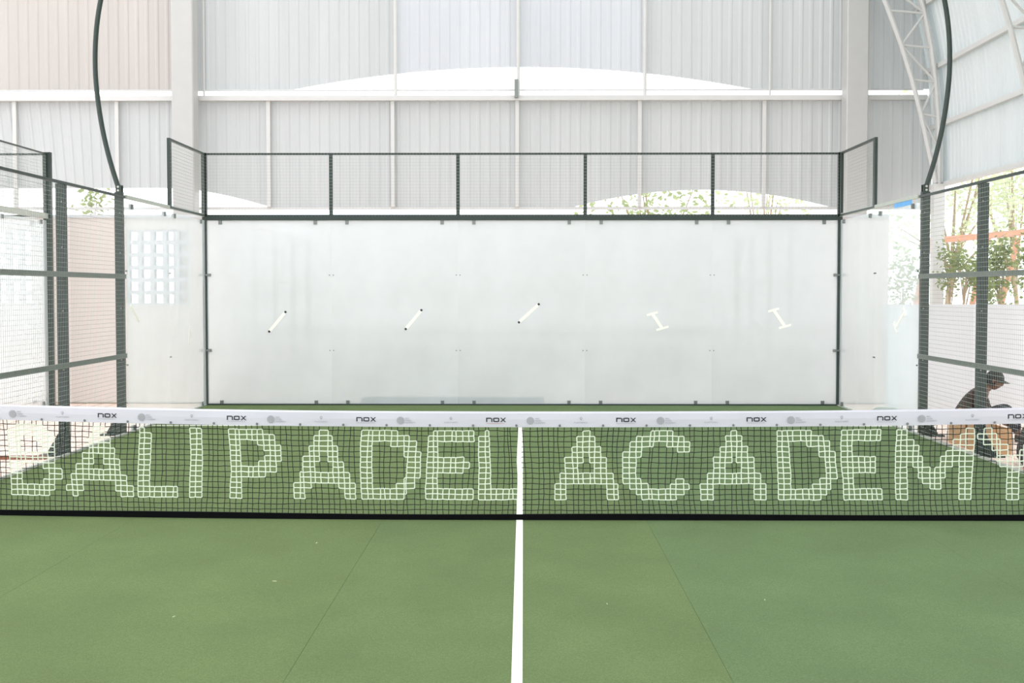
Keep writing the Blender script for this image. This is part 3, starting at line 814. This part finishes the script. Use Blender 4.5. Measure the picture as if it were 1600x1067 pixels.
# pale scraps on the turf
sm = MB(); sm.prism([(-0.028, -0.004), (0.0, -0.007), (0.03, -0.002), (0.012, 0.006), (-0.012, 0.005)], 'z', 0, 0.003)
scm = sm.mesh('fibre_scrap', 'scrap')
for px, py, sz, lab in ((492, 852, 0.9, 'pale scrap of fibre on the turf closest to the foot of the net'),
                        (425, 913, 0.8, 'pale scrap of fibre midway down the near turf, left of centre'),
                        (265, 970, 0.7, 'pale scrap of fibre lowest and farthest left on the turf'),
                        (950, 948, 0.6, 'pale scrap of fibre first to the right of the white centre line'),
                        (1198, 941, 0.6, 'pale scrap of fibre farthest right on the near turf')):
    D = 1970*1.807/(py-455)
    o = link('fibre_scrap', scm, None, (0.03+(px-818)/1970*D, D-9.9, 0.0125), random.uniform(0, 3), group='scraps on the near turf')
    o.scale = (sz*0.7, sz*0.7, 1)
    o['label'] = lab; o['category'] = 'scrap'

# ------------------------------------------------------------------ the person
def skin_obj(name, pts, edges_, m, parent, sub=2, root=0):
    me = bpy.data.meshes.new(name); me.from_pydata([p[:3] for p in pts], edges_, [])
    o = bpy.data.objects.new(name, me); COL.objects.link(o); o.parent = parent
    sk = o.modifiers.new('skin', 'SKIN'); sk.use_smooth_shade = True
    lay = me.skin_vertices[0] if me.skin_vertices else None
    if lay is None:
        bm = bmesh.new(); bm.from_mesh(me); bm.verts.layers.skin.verify(); bm.to_mesh(me); bm.free(); lay = me.skin_vertices[0]
    for i, p in enumerate(pts):
        r = p[3]; lay.data[i].radius = (r, p[4] if len(p) > 4 else r); lay.data[i].use_root = (i == root)
    if sub: o.modifiers.new('sub', 'SUBSURF').render_levels = sub; o.modifiers['sub'].levels = sub
    bpy.context.view_layer.update()
    ev = o.evaluated_get(bpy.context.evaluated_depsgraph_get())
    me2 = bpy.data.meshes.new_from_object(ev)
    bpy.data.objects.remove(o)
    me2.materials.clear(); me2.materials.append(M[m])
    me2.polygons.foreach_set('use_smooth', [True]*len(me2.polygons))
    return me2
# local frame: +x is where the person faces, sitting on the floor with knees drawn up
person = thing('person', 'person in dark jacket and black cap sitting outside the right fence', 'person', (5.43, 5.78, -0.012), math.radians(-24))
def side(s):
    return dict(hip=(0.04, s*0.10, 0.125), knee=(0.56, s*0.15, 0.40), ank=(0.72, s*0.13, 0.075), toe=(0.90, s*0.15, 0.03),
                sh=(0.24, s*0.185, 0.555), el=(0.33, s*0.25, 0.33), wr=(0.52, s*0.16, 0.25))
Lh, Rh = side(1), side(-1)
P_ = [(0, 0, 0.125, 0.13, 0.11), (0.06, 0, 0.28, 0.125, 0.10), (0.15, 0, 0.43, 0.14, 0.11), (0.25, 0, 0.555, 0.13, 0.10), (0.335, 0, 0.625, 0.055), (0.375, 0, 0.675, 0.052)]
E_ = [(0, 1), (1, 2), (2, 3), (3, 4), (4, 5)]
for S in (Lh, Rh):
    n = len(P_)
    P_ += [S['hip']+(0.095,), S['knee']+(0.062,), S['ank']+(0.04,), S['toe']+(0.034,), S['sh']+(0.07,), S['el']+(0.047,), S['wr']+(0.030,)]
    E_ += [(0, n), (n, n+1), (n+1, n+2), (n+2, n+3), (3, n+4), (n+4, n+5), (n+5, n+6)]
body_me = skin_obj('body', P_, E_, 'skin', person)
# head with face, joined to the body mesh
def head_mb():
    mb = MB(); nu, nv = 28, 20
    for j in range(nv+1):
        th = PI*j/nv
        for i in range(nu):
            p = 2*PI*i/nu
            x, y, z = math.sin(th)*math.cos(p), math.sin(th)*math.sin(p), math.cos(th)
            X, Y_, Z = x*0.098, y*0.076, z*0.118
            if z < -0.1: k = 1-0.30*min(1, (-z-0.1)); Y_ *= k; X = X*(k if x < 0 else 1-0.10*(-z-0.1))       # jaw
            if x > 0.75:
                if abs(y) < 0.22 and -0.35 < z < 0.1: X += 0.022*(1-abs(y)/0.22)*(0.4+0.6*(0.1-z)/0.45)      # nose
                if 0.10 < z < 0.28 and abs(y) < 0.6: X += 0.005                                              # brow
                if -0.05 < z < 0.10 and 0.15 < abs(y) < 0.5: X -= 0.008                                       # eye sockets
                if -0.62 < z < -0.45 and abs(y) < 0.3: X += 0.006                                            # lips
                if -0.85 < z < -0.7 and abs(y) < 0.35: X += 0.008                                            # chin
            mb.v.append((X, Y_, Z))
    for j in range(nv):
        for i in range(nu): mb.f.append((j*nu+i, j*nu+(i+1) % nu, (j+1)*nu+(i+1) % nu, (j+1)*nu+i))
    for s in (-1, 1):                                                                                        # ears
        n = len(mb.v)
        for k in range(10):
            an = 2*PI*k/10; mb.v.append((-0.008+0.016*math.cos(an), s*0.083, -0.008+0.028*math.sin(an)))
        for k in range(10):
            an = 2*PI*k/10; mb.v.append((-0.002+0.012*math.cos(an), s*0.068, -0.008+0.022*math.sin(an)))
        mb.f.append(tuple(n+k for k in range(10)))
        for k in range(10): mb.f.append((n+k, n+(k+1) % 10, n+10+(k+1) % 10, n+10+k))
    return mb
HM = Matrix.Translation((0.425, 0, 0.735)) @ Matrix.Rotation(math.radians(14), 4, 'Y')
def hand_meshes(S, s):
    w_ = Vector(S['wr']); e_ = Vector(S['el']); d = (w_-e_).normalized(); lat = Vector((0, 1, 0)); lat = (lat-d*lat.dot(d)).normalized(); nrm = d.cross(lat)*(1)
    if nrm.z > 0: nrm = -nrm
    out = []
    palm = w_+d*0.05
    out.append(MB().tube([w_-d*0.01, w_+d*0.03, w_+d*0.085], [0.026, 0.036, 0.034], 10))
    for k, (o_, ln_) in enumerate(((-0.030, 0.062), (-0.010, 0.076), (0.010, 0.072), (0.029, 0.056))):
        b = w_+d*0.08+lat*o_
        out.append(MB().tube([b, b+d*ln_*0.45+nrm*0.006, b+d*ln_*0.75+nrm*0.026, b+d*ln_*0.85+nrm*0.046], [0.0095, 0.009, 0.0082, 0.0065], 8))
    b = w_+d*0.03-lat*s*0.028
    out.append(MB().tube([b, b+d*0.025-lat*s*0.022+nrm*0.01, b+d*0.05-lat*s*0.026+nrm*0.024], [0.012, 0.010, 0.008], 8))
    return out
bm = bmesh.new(); bm.from_mesh(body_me)
def add_to(bm, mb, mtx=Matrix.Identity(4)):
    me = bpy.data.meshes.new('tmp'); me.from_pydata([tuple(mtx @ Vector(v)) for v in mb.v], [], mb.f)
    bm.from_mesh(me); bpy.data.meshes.remove(me)
add_to(bm, head_mb(), HM)
for S, s in ((Lh, 1), (Rh, -1)):
    for h_ in hand_meshes(S, s): add_to(bm, h_)
for f in bm.faces: f.smooth = True
bmesh.ops.recalc_face_normals(bm, faces=bm.faces)
bm.to_mesh(body_me); bm.free()
link('body', body_me, person)
# clothes: jacket, trousers, shoes, cap, hair
J = [(0.0, 0, 0.15, 0.15, 0.13), (0.05, 0, 0.28, 0.155, 0.13), (0.145, 0, 0.43, 0.165, 0.135), (0.245, 0, 0.55, 0.15, 0.12), (0.315, 0, 0.605, 0.075)]
JE = [(0, 1), (1, 2), (2, 3), (3, 4)]
for S in (Lh, Rh):
    n = len(J); wr = Vector(S['wr']); el = Vector(S['el']); cuff = wr-(wr-el).normalized()*0.01
    J += [S['sh']+(0.09,), S['el']+(0.066,), tuple(cuff)+(0.046,)]; JE += [(3, n), (n, n+1), (n+1, n+2)]
link('jacket', skin_obj('jacket', J, JE, 'jacket', person), person)
T = [(0, 0, 0.125, 0.145, 0.122)]; TE = []
for S in (Lh, Rh):
    n = len(T); a = Vector(S['ank']); kn = Vector(S['knee'])
    T += [S['hip']+(0.115,), S['knee']+(0.082,), tuple(a+(kn-a)*0.12)+(0.058,)]; TE += [(0, n), (n, n+1), (n+1, n+2)]
link('trousers', skin_obj('trousers', T, TE, 'trousers', person), person)
for S in (Lh, Rh):
    a = Vector(S['ank']); tt = Vector(S['toe'])
    sh_ = MB(); sh_.tube([a+Vector((-0.05, 0, -0.03)), a+Vector((0.02, 0, -0.025)), a*0.5+tt*0.5+Vector((0, 0, -0.002)), tt+Vector((0.03, 0, 0.012))], [0.04, 0.046, 0.044, 0.028], 12)
    sh_.v = [(x, y, max(0.0, z)) for x, y, z in sh_.v]
    sh_.build('shoe', 'sandal', person, smooth=True)
cp = MB(); nu, nv = 24, 9
for j in range(nv+1):
    th = (PI*0.52)*j/nv
    for i in range(nu):
        p = 2*PI*i/nu; cp.v.append((0.108*math.sin(th)*math.cos(p)-0.004, 0.087*math.sin(th)*math.sin(p), 0.028+0.102*math.cos(th)))
for j in range(nv):
    for i in range(nu): cp.f.append((j*nu+i, j*nu+(i+1) % nu, (j+1)*nu+(i+1) % nu, (j+1)*nu+i))
n = len(cp.v)
for k in range(13):                      # peak
    u = -1+2*k/12; y = 0.078*u
    xi = 0.100*math.sqrt(max(0, 1-(y/0.087)**2)) - 0.012; xo = xi+0.085*math.sqrt(max(0.0, 1-u*u))+0.006
    zc = 0.030-0.018*u*u
    cp.v += [(xi, y, zc), (xo, y, zc-0.018), (xo, y, zc-0.024), (xi, y, zc-0.007)]
for k in range(12):
    for q in ((0,1,5,4),(1,2,6,5),(2,3,7,6),(3,0,4,7)): cp.f.append(tuple(n+4*k+i for i in q))
cp.v = [tuple(HM @ Vector(v)) for v in cp.v]
cp.build('cap', 'cap_black', person, smooth=True)
hr = MB()
for j in range(9):
    th = PI*0.42+PI*0.26*j/8
    for i in range(17):
        p = PI*0.42+PI*1.16*i/16
        hr.v.append((0.103*math.sin(th)*math.cos(p), 0.081*math.sin(th)*math.sin(p), 0.122*math.cos(th)))
for j in range(8):
    for i in range(16): hr.f.append((j*17+i, j*17+i+1, (j+1)*17+i+1, (j+1)*17+i))
hr.v = [tuple(HM @ Vector(v)) for v in hr.v]
hr.build('hair', 'hair', person, smooth=True)

# ================================================================== OUTDOORS
def leafy(name, label, loc, h, trunk_h, rx, rz, nleaf, size, m, seed, lean=0.0, trunk_r=0.04, group='shrubs and trees outside', nb=7):
    rnd = random.Random(seed)
    t = thing(name, label, 'tree' if h > 3.2 else 'shrub', loc, 0, group)
    tr = MB(); top_ = Vector((lean, 0, trunk_h))
    tr.tube([(0, 0, 0), (lean*0.4, 0.02, trunk_h*0.5), top_, (lean*1.3, 0, trunk_h+(h-trunk_h)*0.5)], [trunk_r, trunk_r*0.8, trunk_r*0.6, trunk_r*0.25], 7)
    tips = []
    for k in range(nb):
        an = rnd.uniform(0, 2*PI); q = rnd.uniform(0.3, 0.95)
        tip = Vector((lean*1.2+rx*q*math.cos(an), rx*q*math.sin(an), trunk_h+(h-trunk_h)*rnd.uniform(0.15, 0.95)))
        st_ = Vector((lean*0.9, 0, trunk_h*rnd.uniform(0.7, 1.0)))
        tr.tube([st_, (st_+tip)*0.5+Vector((0, 0, 0.08)), tip], [trunk_r*0.45, trunk_r*0.3, trunk_r*0.12], 5)
        tips.append(tip)
    tr.build('trunk', 'bark', t, smooth=True)
    lf = MB()
    for k in range(nleaf):
        c = rnd.choice(tips); s_ = rx*0.34
        p = c+Vector((rnd.gauss(0, s_), rnd.gauss(0, s_), rnd.gauss(0, rz*0.22)))
        a = rnd.uniform(0, 2*PI); e = rnd.uniform(-0.9, 0.6); d = Vector((math.cos(a)*math.cos(e), math.sin(a)*math.cos(e), math.sin(e)))
        sd_ = d.cross(Vector((rnd.uniform(-1, 1), rnd.uniform(-1, 1), rnd.uniform(-1, 1)))).normalized()
        L_ = size*rnd.uniform(0.7, 1.3); W = L_*0.28
        lf.quad(p, p+d*L_*0.45+sd_*W, p+d*L_, p+d*L_*0.45-sd_*W)
    lf.build('foliage', m, t, kind='stuff')
    return t
G = -0.06
def at(px, D): return 0.03+(px-818)/1970*D
leafy('shrub', 'small olive-green shrub just right of the side glass end post', (at(1478, 22.3), 12.4, G), 2.62, 1.95, 0.20, 0.6, 420, 0.075, 'leaf_olive', 11, 0.05, 0.025)
leafy('shrub', 'slanting olive shrub between the two right fence posts', (at(1496, 23.9), 14.0, G), 2.62, 2.0, 0.22, 0.6, 420, 0.085, 'leaf_olive', 12, 0.12, 0.035)
leafy('shrub', 'olive shrub partly behind the second right fence post', (at(1524, 21.6), 11.7, G), 2.35, 1.5, 0.20, 0.8, 480, 0.085, 'leaf_olive', 13, 0.05, 0.025)
leafy('shrub', 'dense olive shrub right of the second right fence post', (at(1564, 23.2), 13.3, G), 2.75, 1.7, 0.27, 0.9, 900, 0.09, 'leaf_olive', 14, -0.05, 0.03)
leafy('shrub', 'olive shrub at the right edge of the picture', (at(1604, 22.2), 12.3, G), 3.0, 1.6, 0.24, 1.1, 800, 0.09, 'leaf_olive', 15, 0.0, 0.03)
leafy('shrub', 'pale shrub seen blurred through the right side glass', (at(1408, 22.4), 12.5, G), 2.6, 1.3, 0.30, 1.0, 500, 0.085, 'leaf_mid', 16, 0.0, 0.025)
leafy('tree', 'pale tall tree farther away behind the right shrubs', (at(1470, 32), 22, G), 6.2, 2.6, 1.5, 2.6, 1500, 0.16, 'leaf_pale', 17, 0.2, 0.09, nb=12)
leafy('tree', 'pale tall tree far away at the right picture edge', (at(1590, 36), 26, G), 6.4, 2.4, 1.3, 2.8, 1500, 0.16, 'leaf_pale', 18, -0.2, 0.09, nb=12)
leafy('tree', 'pale tree showing under the arched gap above the far glass', (at(1010, 29), 19.1, G), 5.0, 2.3, 1.5, 1.8, 900, 0.16, 'leaf_mid', 19, 0.2, 0.08, nb=12)
leafy('tree', 'thin plant showing above the low wall left of the court', (at(136, 25.5), 15.6, G), 3.9, 2.8, 0.30, 0.7, 160, 0.13, 'leaf_mid', 20, 0.05, 0.03)
leafy('tree', 'pale tree behind the right part of the arched gap', (at(1180, 31), 21.1, G), 5.0, 2.3, 1.5, 1.8, 700, 0.16, 'leaf_pale', 21, 0.2, 0.08, nb=12)
# reddish timber frame behind the shrubs
t = thing('timber_frame', 'reddish timber frame with slanting legs behind the right shrubs', 'frame', (9.3, 17.0, G))
MB().bar((-0.75, 0, 2.93), (1.35, 0, 3.12), 0.12, 0.13).build('beam', 'orange_wood', t)
for x0, x1, y in ((0.58, 0.02, 0.0), (1.22, 0.62, 0.0), (-0.62, -1.1, 0.1)):
    MB().bar((x1-(0.56)*0.0, y+0.3, 0.0), (x0, y, 3.0), 0.10, 0.11).build('leg', 'orange_wood', t)
